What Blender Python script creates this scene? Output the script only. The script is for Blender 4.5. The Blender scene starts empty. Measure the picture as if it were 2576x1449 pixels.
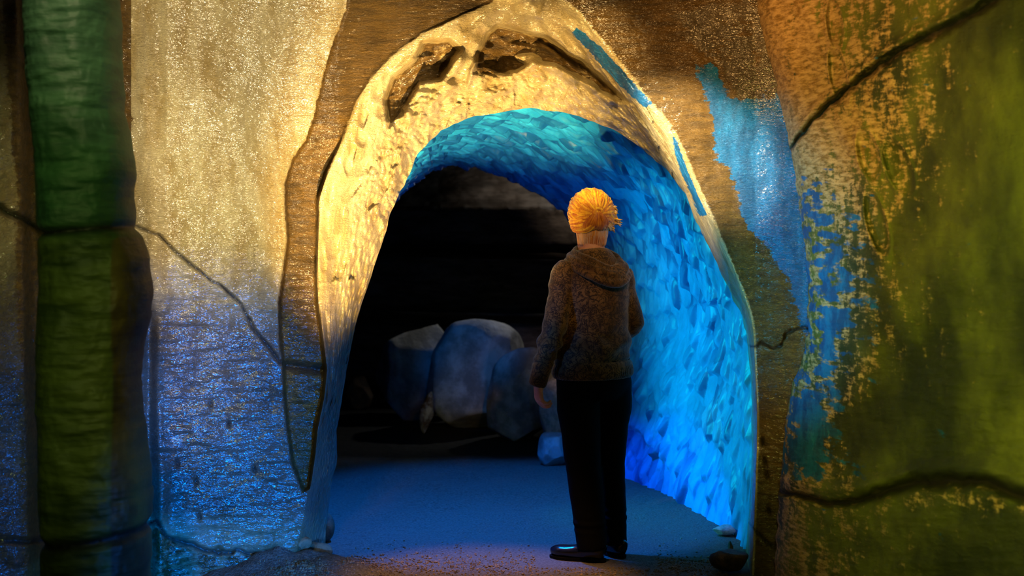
import bpy, bmesh, math, random
import numpy as np
from mathutils import Vector, Matrix

W, H = 2576, 1449
F = 3578.0            # focal length in pixels (50 mm on 36 mm)
HZ = 535.0            # horizon row
CH = 1.5              # camera height
sc = bpy.context.scene
COL = sc.collection
random.seed(7)

# ------------------------------------------------------------------ helpers
def P(px, py, Y):
    """world point seen at pixel (px,py) standing at depth Y"""
    px = np.asarray(px, float); py = np.asarray(py, float); Y = np.asarray(Y, float) + 0*px
    return np.stack([(px-W/2)/F*Y, Y, CH-(py-HZ)/F*Y], -1)

def tag(o, label=None, cat=None, group=None, kind=None):
    if label: o['label'] = label
    if cat: o['category'] = cat
    if group: o['group'] = group
    if kind: o['kind'] = kind
    return o

def link(o, parent=None):
    COL.objects.link(o)
    if parent: o.parent = parent
    return o

def np_mesh(name, verts, faces, mat, attrs=None, parent=None, smooth=True):
    verts = np.asarray(verts, np.float32).reshape(-1, 3)
    faces = np.asarray(faces, np.int32)
    me = bpy.data.meshes.new(name)
    me.vertices.add(len(verts)); me.vertices.foreach_set('co', verts.ravel())
    k = faces.shape[1]
    me.loops.add(faces.size); me.loops.foreach_set('vertex_index', faces.ravel())
    me.polygons.add(len(faces))
    me.polygons.foreach_set('loop_start', np.arange(0, faces.size, k, dtype=np.int32))
    me.polygons.foreach_set('use_smooth', np.full(len(faces), smooth))
    me.update(calc_edges=True); me.validate()
    if attrs:
        for n, a in attrs.items():
            at = me.attributes.new(n, 'FLOAT', 'POINT')
            at.data.foreach_set('value', np.asarray(a, np.float32).ravel())
    me.materials.append(mat)
    o = bpy.data.objects.new(name, me)
    return link(o, parent)

def grid_faces(n, m, wrap=False):
    i = np.arange(n-1)[:, None]; j = np.arange(m if wrap else m-1)[None, :]
    j2 = (j+1) % m
    a = i*m+j; b = i*m+j2; c = (i+1)*m+j2; d = (i+1)*m+j
    return np.stack([a, b, c, d], -1).reshape(-1, 4)

def _hash(ix, iy, iz, seed):
    h = (ix*374761393 + iy*668265263 + iz*2147483647 + seed*1274126177) & 0xFFFFFFFF
    h = ((h ^ (h >> 13))*1274126177) & 0xFFFFFFFF
    h = ((h ^ (h >> 16))*2246822519) & 0xFFFFFFFF
    return ((h ^ (h >> 15)) & 0xFFFFFF)/float(0xFFFFFF)

def vnoise(p, seed=0):
    p = np.asarray(p, float); i = np.floor(p).astype(np.int64); f = p-i
    f = f*f*f*(f*(f*6-15)+10)
    r = 0
    for dx in (0, 1):
        for dy in (0, 1):
            for dz in (0, 1):
                w = (f[..., 0] if dx else 1-f[..., 0])*(f[..., 1] if dy else 1-f[..., 1])*(f[..., 2] if dz else 1-f[..., 2])
                r = r+w*_hash(i[..., 0]+dx, i[..., 1]+dy, i[..., 2]+dz, seed)
    return r*2-1

def fbm(p, oct=4, seed=0, gain=.5):
    p = np.asarray(p, float); r = 0; a = 1.; s = 0
    for k in range(oct):
        r = r+a*vnoise(p*(2**k)+17.3*k, seed+k); s += a; a *= gain
    return r/s

def v3(a, b, c=0.):
    a = np.asarray(a, float); return np.stack([a, b+0*a, c+0*a], -1)

def worley(u, v, seed=0, jit=.9):
    """returns F1, F2, and vector to nearest feature point, id"""
    iu = np.floor(u).astype(np.int64); iv = np.floor(v).astype(np.int64)
    f1 = np.full(u.shape, 9.); f2 = f1.copy(); du = f1*0; dv = f1*0; cid = f1*0
    for a in (-1, 0, 1):
        for b in (-1, 0, 1):
            cx = iu+a; cy = iv+b
            hx = _hash(cx, cy, 0*cx, seed); hy = _hash(cx, cy, 0*cx+7, seed)
            x = cx+.5+(hx-.5)*jit-u; y = cy+.5+(hy-.5)*jit-v
            d = np.sqrt(x*x+y*y); n = d < f1
            f2 = np.where(n, f1, np.minimum(f2, d))
            du = np.where(n, -x, du); dv = np.where(n, -y, dv); cid = np.where(n, _hash(cx, cy, 0*cx+3, seed), cid)
            f1 = np.where(n, d, f1)
    return f1, f2, du, dv, cid

def ss(x, a, b):
    t = np.clip((x-a)/(b-a), 0, 1); return t*t*(3-2*t)

def seg_dist(px, py, poly, closed=False):
    poly = list(poly)+([poly[0]] if closed else [])
    d = np.full(np.shape(px), 1e9)
    for (x0, y0), (x1, y1) in zip(poly[:-1], poly[1:]):
        vx, vy = x1-x0, y1-y0; L = vx*vx+vy*vy+1e-9
        t = np.clip(((px-x0)*vx+(py-y0)*vy)/L, 0, 1)
        d = np.minimum(d, np.hypot(px-x0-t*vx, py-y0-t*vy))
    return d

def sdf(px, py, poly):
    """signed distance, positive inside"""
    ins = np.zeros(np.shape(px), bool); n = len(poly)
    for i in range(n):
        x0, y0 = poly[i]; x1, y1 = poly[(i+1) % n]
        c = ((y0 > py) != (y1 > py)) & (px < (x1-x0)*(py-y0)/((y1-y0) if y1 != y0 else 1e-9)+x0)
        ins ^= c
    d = seg_dist(px, py, poly, True)
    return np.where(ins, d, -d)

def spline(pts, n):
    """Catmull-Rom through the rows of pts, n samples, uniform in control index"""
    pts = np.asarray(pts, float); k = len(pts)
    ex = np.vstack([2*pts[0]-pts[1], pts, 2*pts[-1]-pts[-2]])
    t = np.linspace(0, k-1, n); i = np.minimum(t.astype(int), k-2); f = (t-i)[:, None]
    a, b, c, d = ex[i], ex[i+1], ex[i+2], ex[i+3]
    return .5*((2*b)+(c-a)*f+(2*a-5*b+4*c-d)*f**2+(3*b-a-3*c+d)*f**3)

# ------------------------------------------------------------------ materials
class NT:
    def __init__(s, name):
        s.m = bpy.data.materials.new(name); s.m.use_nodes = True
        s.t = s.m.node_tree; s.n = s.t.nodes; s.l = s.t.links
        s.b = s.n['Principled BSDF']
    def add(s, typ, **kw):
        n = s.n.new(typ)
        for k, v in kw.items(): setattr(n, k, v)
        return n
    def put(s, sock, v):
        if isinstance(v, bpy.types.NodeSocket): s.l.new(v, sock)
        elif v is not None:
            sock.default_value = v
    def coord(s, scale=(1, 1, 1), rot=(0, 0, 0)):
        c = s.add('ShaderNodeTexCoord'); m = s.add('ShaderNodeMapping')
        m.inputs['Scale'].default_value = scale; m.inputs['Rotation'].default_value = rot
        s.l.new(c.outputs['Object'], m.inputs['Vector']); return m.outputs[0]
    def noise(s, scale=5, det=6, rough=.6, vs=(1, 1, 1), rot=(0, 0, 0), dist=0):
        n = s.add('ShaderNodeTexNoise'); n.inputs['Scale'].default_value = scale
        n.inputs['Detail'].default_value = det; n.inputs['Roughness'].default_value = rough
        n.inputs['Distortion'].default_value = dist
        s.l.new(s.coord(vs, rot), n.inputs['Vector']); return n.outputs['Fac']
    def vor(s, scale=5, vs=(1, 1, 1), rot=(0, 0, 0), feat='F1', out='Distance'):
        n = s.add('ShaderNodeTexVoronoi'); n.feature = feat; n.inputs['Scale'].default_value = scale
        s.l.new(s.coord(vs, rot), n.inputs['Vector']); return n.outputs[out]
    def math(s, op, a, b=0., clamp=False):
        n = s.add('ShaderNodeMath', operation=op); n.use_clamp = clamp
        s.put(n.inputs[0], a); s.put(n.inputs[1], b); return n.outputs[0]
    def mr(s, v, a, b, c=0., d=1., smooth=True):
        n = s.add('ShaderNodeMapRange'); n.interpolation_type = 'SMOOTHSTEP' if smooth else 'LINEAR'
        s.put(n.inputs[0], v)
        for i, x in enumerate((a, b, c, d)): n.inputs[i+1].default_value = x
        return n.outputs[0]
    def mix(s, f, a, b, mode='MIX'):
        n = s.add('ShaderNodeMix', data_type='RGBA', blend_type=mode)
        s.put(n.inputs[0], f)
        for i, x in ((6, a), (7, b)):
            if isinstance(x, tuple) and len(x) == 3: x = x+(1,)
            s.put(n.inputs[i], x)
        return n.outputs[2]
    def attr(s, name):
        n = s.add('ShaderNodeAttribute'); n.attribute_name = name; return n.outputs['Fac']
    def bump(s, h, strength, dist, prev=None):
        n = s.add('ShaderNodeBump'); n.inputs['Strength'].default_value = strength
        n.inputs['Distance'].default_value = dist; s.l.new(h, n.inputs['Height'])
        if prev is not None: s.l.new(prev, n.inputs['Normal'])
        return n.outputs[0]
    def fin(s, col, rough=.5, nrm=None, spec=.5, **kw):
        s.put(s.b.inputs['Base Color'], col+(1,) if isinstance(col, tuple) and len(col) == 3 else col)
        s.put(s.b.inputs['Roughness'], rough)
        s.b.inputs['Specular IOR Level'].default_value = spec
        if nrm is not None: s.l.new(nrm, s.b.inputs['Normal']); s.l.new(nrm, s.b.inputs['Coat Normal'])
        for k, v in kw.items(): s.put(s.b.inputs[k.replace('_', ' ')], v)
        return s.m

CREAM = (.62, .53, .30); BROWN = (.155, .075, .012); BLUE_LIGHT = (.004, .19, .52); DIRT = (.012, .007, .004)

def mat_frontwall():
    s = NT('painted_cave_plaster')
    streak = s.noise(9, 7, .65, (1.3, 1, .5), (0, .5, 0))
    fine = s.noise(38, 6, .7, (.35, 1, 1.6), (0, .35, 0))
    vert = s.noise(14, 4, .6, (3, 1, .3))
    mot = s.noise(3.0, 5, .6)
    cream = s.mix(s.mr(streak, .35, .65), (.44, .33, .13), (.66, .58, .33))
    cream = s.mix(s.mr(vert, .45, .75, 0, .5), cream, (.48, .42, .27))
    brown = s.mix(s.mr(s.noise(26, 5, .6, (.3, 1, 2.0)), .3, .7), (.060, .034, .004), (.155, .088, .012))
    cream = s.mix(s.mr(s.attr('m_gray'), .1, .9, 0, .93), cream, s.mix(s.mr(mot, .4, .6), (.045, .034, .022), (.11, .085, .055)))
    edge = s.math('MULTIPLY', s.math('SUBTRACT', fine, .5), .9)
    edge2 = s.math('MULTIPLY', s.math('SUBTRACT', streak, .5), 1.1)
    e = s.math('ADD', edge, edge2)
    c = s.mix(s.mr(s.math('ADD', s.attr('m_brown'), e), .42, .6), cream, brown)
    c = s.mix(s.mr(s.math('ADD', s.attr('m_blue'), s.math('MULTIPLY', e, 1.5)), .45, .55), c, s.mix(s.mr(streak, .4, .62), (.004, .10, .30), BLUE_LIGHT))
    c = s.mix(s.attr('m_dark'), c, DIRT)
    n = s.bump(s.mr(s.noise(16, 6, .7, (.6, 1, 1.8), (0, .45, 0)), .3, .7), .8, .03)
    n = s.bump(s.mr(fine, .3, .7), .8, .012, n)
    n = s.bump(s.noise(95, 4, .7, (.4, 1, 1.5), (0, .3, 0)), .8, .008, n)
    cn = s.bump(s.noise(13, 4, .6, (.8, 1, 1.2), (0, .4, 0)), .8, .020)
    cn = s.bump(s.mr(s.noise(28, 3, .6, (.38, 1, 1.5), (0, .42, 0)), .3, .7), .7, .0055, cn)
    m = s.fin(c, s.mr(mot, .3, .7, .30, .42), n, .5, Coat_Weight=s.math('MULTIPLY', s.mr(s.noise(3.2, 3, .6, (1, 1, .7)), .36, .58, .5, 1.), s.mr(s.attr('m_brown'), .3, .7, 1., .35)), Coat_Roughness=.2)
    s.l.new(cn, s.b.inputs['Coat Normal'])
    return m

def mat_greenwall():
    s = NT('rock_with_painted_light')
    diag = s.noise(13, 8, .75, (2.2, 1, .55), (0, -.25, 0))
    fine = s.noise(40, 6, .7, (.5, .5, 1.9), (0, .25, 0))
    big = s.noise(2.6, 4, .55)
    g = s.mix(s.mr(big, .35, .68), (.022, .028, .003), (.115, .125, .010))  # green light put into the base colour of the rock
    g = s.mix(s.mr(s.noise(6, 5, .6), .45, .75, 0, .7), g, (.045, .050, .006))
    tan = s.mix(s.mr(fine, .35, .65), (.16, .085, .012), (.46, .30, .12))  # tan streaks paint the warm light that catches the relief
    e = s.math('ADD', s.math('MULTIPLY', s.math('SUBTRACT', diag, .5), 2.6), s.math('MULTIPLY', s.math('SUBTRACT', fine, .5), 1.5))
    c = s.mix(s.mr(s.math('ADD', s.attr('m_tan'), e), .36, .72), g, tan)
    e2 = s.math('ADD', s.math('MULTIPLY', s.math('SUBTRACT', s.noise(13, 5, .6, (.6, .6, 1.8)), .5), 2.6), 0.)
    c = s.mix(s.mr(s.math('ADD', s.attr('m_blue'), e2), .46, .66), c, s.mix(s.mr(diag, .4, .6), (.003, .05, .15), (.004, .12, .27)))
    c = s.mix(s.attr('m_dark'), c, DIRT)
    n = s.bump(diag, .5, .03); n = s.bump(fine, .7, .012, n)
    return s.fin(c, .55, n, .35)

def mat_column():
    s = NT('green_rock_column')
    b1 = s.noise(10, 5, .6, (.35, .35, 1.6)); b2 = s.noise(3, 4, .6)
    g = s.mix(s.mr(b1, .35, .65), (.016, .026, .005), (.045, .060, .010))  # green light put into the column's colour
    g = s.mix(s.mr(s.attr('m_top'), 0, 1), g, s.mix(s.mr(b1, .35, .65), (.012, .040, .018), (.026, .075, .034)))
    g = s.mix(s.mr(s.attr('m_brown'), .3, .7), g, s.mix(s.mr(b2, .4, .6), (.015, .010, .003), (.05, .035, .006)))
    g = s.mix(s.attr('m_dark'), g, (.002, .002, .001))
    n = s.bump(b1, .5, .02); n = s.bump(s.noise(50, 4, .6), .3, .006, n)
    return s.fin(g, .6, n, .25)

def mat_bluelit_plaster():
    s = NT('scalloped_plaster_blue_light')
    n1 = s.noise(5, 4, .6)
    c = s.mix(s.mr(n1, .3, .7), (.01, .27, .60), (.02, .37, .78))  # blue light put into the colour of a pale surface
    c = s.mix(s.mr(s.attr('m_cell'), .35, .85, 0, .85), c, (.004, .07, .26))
    n = s.bump(s.noise(40, 4, .6), .25, .01)
    return s.fin(c, .42, n, .4)

def mat_floor():
    s = NT('cave_floor_grit')
    a = s.noise(90, 4, .7); b = s.noise(4, 5, .6); v = s.vor(140)
    c = s.mix(s.mr(a, .35, .65), (.065, .052, .04), (.16, .13, .10))
    c = s.mix(s.mr(b, .35, .65, 0, .5), c, (.11, .095, .075))
    c = s.mix(s.attr('m_farshade'), c, (.006, .005, .004))  # shade of the unlit far floor, painted near black
    n = s.bump(v, .5, .006); n = s.bump(a, .5, .01, n)
    return s.fin(c, .85, n, .2)

def mat_rock(name, a, b, rough=.7, sc_=6):
    s = NT(name)
    t = s.noise(sc_, 6, .65); c = s.mix(s.mr(t, .38, .62), a, b)
    n = s.bump(s.noise(sc_*5, 5, .65), .5, .015)
    return s.fin(c, rough, n, .3)

def mat_backwall():
    s = NT('dark_layered_slabs')
    t = s.noise(5, 6, .7, (.5, 1, 2.5)); f = s.noise(30, 5, .7, (.4, 1, 1.5))
    c = s.mix(s.mr(t, .35, .65), (.035, .028, .022), (.12, .10, .085))
    c = s.mix(s.mr(f, .55, .7, 0, .6), c, (.02, .017, .015))
    n = s.bump(f, .7, .02)
    return s.fin(c, .75, n, .3)

M_FRONT, M_GREEN, M_COL, M_BLUELIT, M_FLOOR, M_BACK = mat_frontwall(), mat_greenwall(), mat_column(), mat_bluelit_plaster(), mat_floor(), mat_backwall()
M_BOULDER = mat_rock('pale_boulder', (.15, .145, .13), (.34, .33, .30), .65, 5)
M_GRAVEL = mat_rock('gravel', (.14, .085, .04), (.30, .20, .11), .8, 20)
M_PALE = mat_rock('pale_stone', (.35, .33, .28), (.60, .56, .48), .6, 25)
M_RUST = mat_rock('rusty_pale_stone', (.10, .045, .015), (.50, .44, .34), .6, 14)
M_DARKROCK = mat_rock('dark_stone', (.03, .022, .015), (.10, .06, .03), .6, 18)

# ------------------------------------------------------------------ front wall around the arch
inner = [(815,1500),(820,1330),(843,1180),(850,1080),(868,960),(905,790),(950,650),(985,540),(1010,478),(1045,400),(1090,345),(1160,305),(1250,283),(1340,275),(1430,287),(1530,322),(1640,395),(1710,470),(1755,560),(1795,640),(1835,735),(1868,800),(1884,900),(1890,1010),(1890,1150),(1882,1310),(1870,1500)]
ringo = [(700,1500),(745,1380),(775,1235),(798,1090),(820,950),(808,800),(800,650),(812,500),(862,370),(885,300),(920,220),(985,145),(1090,75),(1200,22),(1330,-20),(1435,15),(1510,100),(1605,225),(1690,335),(1745,450),(1800,570),(1852,690),(1890,800),(1899,900),(1905,1050),(1900,1250),(1890,1500)]
outer = [(270,1500),(270,1390),(270,1250),(270,1100),(270,950),(270,790),(270,640),(270,480),(270,340),(270,200),(270,20),(270,-280),(600,-280),(950,-280),(1330,-280),(1550,-280),(1760,-280),(1960,-280),(2075,60),(2075,300),(2075,520),(2075,700),(2075,820),(2075,920),(2075,1070),(2075,1260),(2075,1500)]
NT_, NR1, NR2 = 1100, 90, 150
ci, cr, co = spline(inner, NT_), spline(ringo, NT_), spline(outer, NT_)
# hand-chipped rim: small irregular waviness of the opening
tt = np.linspace(0, 1, NT_)
rim = fbm(v3(tt*60, 0), 3, 5)*5
nrm_ = np.gradient(ci, axis=0); nrm_ = np.stack([-nrm_[:, 1], nrm_[:, 0]], 1); nrm_ /= np.linalg.norm(nrm_, axis=1)[:, None]+1e-9
ci = ci+nrm_*rim[:, None]
r1 = np.linspace(0, 1, NR1)[:, None, None]; r2 = np.linspace(0, 1, NR2)[1:, None, None]**1.0
px = np.concatenate([ci[None]*(1-r1)+cr[None]*r1, cr[None]*(1-r2)+co[None]*r2], 0)
PX, PY = px[..., 0], px[..., 1]
RR = np.concatenate([np.repeat(r1[:, :, 0], NT_, 1), 1+np.repeat(r2[:, :, 0], NT_, 1)], 0)
TT = np.repeat(tt[None], RR.shape[0], 0)

strip = [(900,-420),(880,-70),(870,20),(840,100),(812,190),(800,240),(790,290),(770,350),(735,400),(716,460),(716,520),(722,600),(712,680),(700,760),(703,850),(712,930),(714,1000),(722,1080),(735,1170),(762,1240),(780,1230),(792,1150),(798,1080),(815,1000),(822,930),(812,850),(800,760),(797,680),(800,600),(802,500),(825,430),(862,350),(885,290),(900,250),(930,200),(985,140),(1060,85),(1150,45),(1240,5),(1260,-70),(1250,-420)]
cav1 = [(975,330),(962,250),(985,190),(1040,150),(1060,102),(1130,95),(1168,125),(1150,150),(1110,205),(1060,215),(1030,260),(1000,310)]
cav2 = [(1185,185),(1195,130),(1225,80),(1250,58),(1300,70),(1380,90),(1430,130),(1470,150),(1520,195),(1590,262),(1560,262),(1480,215),(1400,170),(1340,160),(1300,185),(1230,200)]
crackA = [(270,575),(345,572),(400,592),(450,642),(500,680),(530,705),(560,722),(610,768),(640,830),(680,876),(706,915)]
crackB = [(270,1330),(372,1326),(395,1312),(412,1345),(440,1356),(490,1372),(530,1390),(600,1386),(660,1392),(700,1384)]
crackC = [(1885,868),(1920,865),(1950,880),(1975,840),(2000,830),(2040,822)]
crackD = [(1885,1315),(1905,1340),(1935,1368),(1960,1385)]
bluelit = [(1752,165),(1790,160),(1840,245),(1900,250),(1965,235),(1985,300),(2000,400),(2040,500),(2050,700),(2045,900),(2010,820),(1985,720),(1940,640),(1900,590),(1860,545),(1842,430),(1805,400),(1790,330),(1775,250)]
bluer = [(1440,85),(1500,150),(1560,215),(1625,272),(1640,262),(1570,180),(1500,110),(1450,70)]
bluer2 = [(1690,340),(1712,430),(1760,545),(1775,540),(1730,430),(1700,345)]
graypatch = [(1680,20),(1900,-20),(1990,100),(1990,320),(1900,330),(1810,200),(1720,110)]

sdS = sdf(PX, PY, strip); sd1 = sdf(PX, PY, cav1); sd2 = sdf(PX, PY, cav2)
Dout = np.interp(PX, [270, 420, 700, 850, 1250, 1500, 1900, 2075], [5.74, 5.77, 5.95, 6.02, 6.00, 5.95, 5.85, 5.75])
Din = np.interp(TT, [0, .3, .5, .7, 1], [6.42, 6.42, 6.38, 6.25, 6.25])
q = np.clip(1-RR, 0, 1)
D = Dout+(Din-Dout)*q**1.6
ufade = ss(PY, 300, 460)
stepm = ss(sdS, -2, 7)
rightpart = PX > 760
D = D+.075*stepm*ufade*ss(1265-PY, 0, 60)+.012*stepm*(1-ufade)
# broad folds and flutes
wx, wz = PX/600., PY/600.
D = D+.035*fbm(v3(wx*2.2, wz*1.1, 3.), 2, 11)+.006*fbm(v3(wx*11, wz*4, 1.), 3, 21)*np.clip(RR, 0, 1)
lowp = ss(PY, 560, 760)*(PX < 860)
D = D+.009*lowp*fbm(v3(PX/55.+PY/160., PY/15.), 3, 301)+.010*lowp*fbm(v3(PX/140., PY/50.), 2, 302)
D = D-.020*np.exp(-((PX-398-6*np.sin(PY/90.))/16.)**2)*ss(PY, 780, 900)                 # thin upright rib low on the panel
D = D+.030*np.exp(-((PX-378)/14.)**2)*ss(PY, 700, 900)
# overhang of the cavities in the arch head
c1 = ss(sd1, -3, 16); c2 = ss(sd2, -3, 16)
D = D+.13*c1*ss(340-PY, 0, 120)+.03*c1+.15*c2*ss(270-PY+(PX-1400)*.4, 0, 110)+.03*c2
BUL = [(1150,158,17,36,.55,.07),(1188,180,8,42,.3,.05),(1330,148,34,15,.15,.05),(1392,172,30,14,.3,.05),(1440,196,26,13,.4,.05),(1485,216,26,13,.5,.05),(1122,218,30,26,0,.05),(1062,268,22,38,.2,.05),(1095,262,16,36,.1,.04),(1030,300,16,30,.2,.04),(1010,395,20,34,.2,.03),(990,460,14,40,.1,.03),(1250,232,40,14,-.2,.03),(1530,250,24,13,.6,.04)]
for x, y, a_, b_, th_, h_ in BUL:
    X_ = (PX-x)*math.cos(th_)+(PY-y)*math.sin(th_); Y_ = -(PX-x)*math.sin(th_)+(PY-y)*math.cos(th_)
    D = D-h_*ss(1.25-np.hypot(X_/a_, Y_/b_), 0, .9)
ringm = np.exp(-((RR-.45)/.35)**2)
# chipped hollows and bulges on the arch soffit
tm = TT*11.; rm = q*3.4
f1, f2, du, dv, cid = worley(tm*5.2+.6*np.sin(rm*2), rm*1.5, 31)
topw = ss(TT, .06, .22)*(1-ss(TT, .60, .70))
hol = ss(.75-f1, 0, .6)
D = D+(.030*hol*(cid > .25))*topw*ss(q, .02, .15)
f1b, f2b, dub, dvb, cidb = worley(tm*12, rm*5, 41)
D = D-.014*ss(.6-f1b, 0, .5)*ss(q, .25, .6)*(1-.8*ss(TT, .6, .7))
D = D+.006*fbm(v3(tm*8, rm*10, 2.), 3, 8)*ss(q, 0, .3)
# cracks
m_dark = np.zeros_like(D)
jit = 8*fbm(v3(PX/24., PY/24.), 3, 3)
for poly, w, dep in ((crackA, 2.9, .03), (crackB, 5.5, .035), (crackC, 3.0, .02), (crackD, 2.8, .015)):
    d = seg_dist(PX+jit, PY+jit, poly)
    w_ = w*(1+.5*fbm(v3(PX/30., PY/30., 5.), 2, 9))
    g = np.exp(-(d/w_)**2); D = D+dep*g; m_dark = np.maximum(m_dark, .95*g)
jd = np.exp(-((PY-(918+.12*(PX-716)))/11.)**2)*ss(sdS, 0, 8); D = D+.035*jd; m_dark = np.maximum(m_dark, .8*jd)
for x, y in ((530, 1018), (447, 1165), (494, 1212), (502, 1300), (575, 1068), (640, 1180), (1930, 1195), (1935, 1285), (1919, 1110), (1925, 1160)):   # little pits
    g = np.exp(-(((PX-x)/4.)**2+((PY-y-(PX-x)*1.)/8.)**2)); D = D+.02*g; m_dark = np.maximum(m_dark, .8*g)
# plaster colour fields (paint colours, with some light and shade painted in)
m_brown = np.clip(.5+sdS/16., 0, 1)
fringe = np.interp(PY, [-60, 150, 260, 300, 340, 430, 560, 700, 1449], [308, 314, 306, 336, 322, 318, 338, 300, 300])
m_brown = np.maximum(m_brown, np.clip(.5+(fringe-PX)/24., 0, 1)*(PY < 620))
band = (RR >= 1) & (PX > 1400)
m_brown = np.maximum(m_brown, np.where(PX > 1400, np.clip(.55+(RR-1.02)*14., 0, 1), 0))
gp = np.clip(.5+sdf(PX, PY, graypatch)/60., 0, 1)
m_brown = m_brown-.60*gp
m_brown = np.where((PX > 1400) & (PY > 560), m_brown-.22*ss(PY, 560, 800)*ss(1-np.abs(PX-1940)/90., 0, .4), m_brown)
m_brown = np.maximum(m_brown, .68*np.maximum(c1, c2))  # shade inside the cavities painted in brown
for x, y, a_, b_, th_, h_ in BUL:
    X_ = (PX-x)*math.cos(th_)+(PY-y)*math.sin(th_); Y_ = -(PX-x)*math.sin(th_)+(PY-y)*math.cos(th_)
    m_brown = m_brown-.7*ss(1.1-np.hypot(X_/a_, Y_/b_), 0, .3)*(RR < 1)
below = ss(PY-np.interp(PX, [270, 372, 395, 440, 530, 700], [1330, 1326, 1320, 1356, 1390, 1388]), 0, 12)*(PX < 800)
m_brown = np.maximum(m_brown, .5*below)
m_gray = np.maximum(np.where(PX > 1400, ss(RR, 1.0, 1.05), 0), ss(PY+.15*(700-PX), 620, 960)*(PX < 900)*(1-.5*ss(PY, 1230, 1350)))  # dim lower panel painted darker; right band toned throughout
m_blue = np.clip(.5+sdf(PX, PY, bluelit)/34., 0, 1)*.92  # patches and rim leaks of blue light painted into the plaster
m_blue = np.maximum(m_blue, np.clip(.5+sdf(PX, PY, bluer)/12., 0, 1))
m_blue = np.maximum(m_blue, np.clip(.5+sdf(PX, PY, bluer2)/12., 0, 1))
XYZ = P(PX, PY, D)
n_, m_ = PX.shape
FC = grid_faces(n_, m_)[:, ::-1]
fcx = PX.ravel()[FC].mean(1); fcy = PY.ravel()[FC].mean(1); fr = RR.ravel()[FC].mean(1); fs = sdS.ravel()[FC].mean(1)
is_strip = (fs > 0) & (fr >= 1) | ((fs > 0) & (fcx < 1300) & (fr > .9))
is_ring = (fr < 1) & ~is_strip
is_band = (fr >= 1) & ~is_strip & (fcx > 1400) & ~is_ring
is_pan = ~(is_strip | is_ring | is_band)
def submesh(name, mask, mat, label):
    f = FC[mask]; ids, inv = np.unique(f.ravel(), return_inverse=True)
    o = np_mesh(name, XYZ.reshape(-1, 3)[ids], inv.reshape(-1, 4), mat,
                dict(m_brown=m_brown.ravel()[ids], m_blue=m_blue.ravel()[ids], m_dark=m_dark.ravel()[ids], m_gray=m_gray.ravel()[ids]))
    return tag(o, label, None, None, 'structure')
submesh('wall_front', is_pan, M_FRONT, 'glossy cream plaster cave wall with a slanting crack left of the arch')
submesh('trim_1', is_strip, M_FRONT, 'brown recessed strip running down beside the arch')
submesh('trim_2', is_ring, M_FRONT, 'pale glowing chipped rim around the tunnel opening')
submesh('trim_3', is_band, M_FRONT, 'brown painted band right of the arch, blue light painted in')

# ------------------------------------------------------------------ tunnel
TN, TS = 1300, 420
near = ci.copy(); cx_, cy_ = 1370, 900
near = near+(near-np.array([[cx_, cy_]]))*(.004+.012*(1-ss(tt, .28, .36)))[:, None]
nearD = np.interp(tt, [0, .3, .5, .7, 1], [6.42, 6.42, 6.38, 6.25, 6.25])+.0
far = [(560,1500),(560,1300),(590,1150),(620,1050),(660,950),(730,840),(820,700),(900,610),(960,550),(1010,495),(1055,455),(1095,428),(1150,424),(1210,436),(1270,455),(1330,484),(1390,525),(1430,570),(1465,640),(1480,720),(1482,800),(1475,880),(1460,960),(1445,1030),(1430,1090),(1420,1160),(1405,1350)]
mid_t = np.linspace(0, 1, TN)
An = P(*spline(np.asarray(near[np.linspace(0, NT_-1, 60).astype(int)]), TN).T, np.interp(mid_t, tt, nearD))
Af = P(*spline(far, TN).T, 8.7)
s_ = np.linspace(0, 1, TS)[:, None, None]
bulge = np.sin(np.pi*s_)
TUN = An[None]*(1-s_)+Af[None]*s_
# outward bow of the right hand wall so that it curves away like the photo's
cen = (An*.5+Af*.5).mean(0)
tnT = np.repeat(mid_t[None], TS, 0); tnS = np.repeat(s_[:, :, 0], TN, 1)
nv = np.cross(np.gradient(TUN, axis=0), np.gradient(TUN, axis=1)); nv /= np.linalg.norm(nv, axis=2)[..., None]+1e-9
flip = np.sign(((np.array([cen[0], cen[1], 1.0])-TUN)*nv).sum(-1)).mean()
nv = nv*(1 if flip > 0 else -1)      # towards the inside
TUN = TUN-nv*(.16*np.sin(np.pi*np.clip(tnS, 0, 1))*ss(tnT, .55, .8))[..., None]
arc = mid_t*5.6; dep = tnS*2.5
U = np.repeat(arc[None], TS, 0); V = dep
wob = fbm(v3(U*1.3, V*1.3), 3, 77)
def shingles(su, sv, seed, ang):
    a = ang; u = U*np.cos(a)+V*np.sin(a)+.05*wob; v = -U*np.sin(a)+V*np.cos(a)+.08*wob
    f1, f2, du, dv, cid = worley(u*su, v*sv, seed, .95)
    edge = ss(f2-f1, 0, .45)
    return (du*.8+.5)*edge, cid, edge, f1
h1, id1, e1, fa = shingles(5.2, 10.5, 5, .45)
h2, id2, e2, fb = shingles(9., 19., 6, .62)
disp = .034*h1*(.4+id1)+.006*h2+.030*fbm(v3(U*2.2, V*3), 3, 15)
disp = disp*ss(tnS, 0, .05)-.02
left = 1-ss(tnT, .28, .36)
disp = disp*(1-left)-.07*left*ss(tnS, 0, .02)*(1-ss(tnS, .3, .6))
TUN = TUN+nv*disp[..., None]
np_f = grid_faces(TS, TN)
tag(np_mesh('wall_tunnel', TUN.reshape(-1, 3), np_f, M_BLUELIT, dict(m_cell=np.clip(id1*.55+id2*.35+.3*wob+.25*(fa-.4)+.22*(1-ss(tnT, .62, .75))-.10*ss(tnT, .7, .85), 0, 1))), 'blue-lit scalloped ice-like tunnel wall and vault behind the arch', None, None, 'structure')  # random scale tints, with shade painted into vault and scale edges

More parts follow.
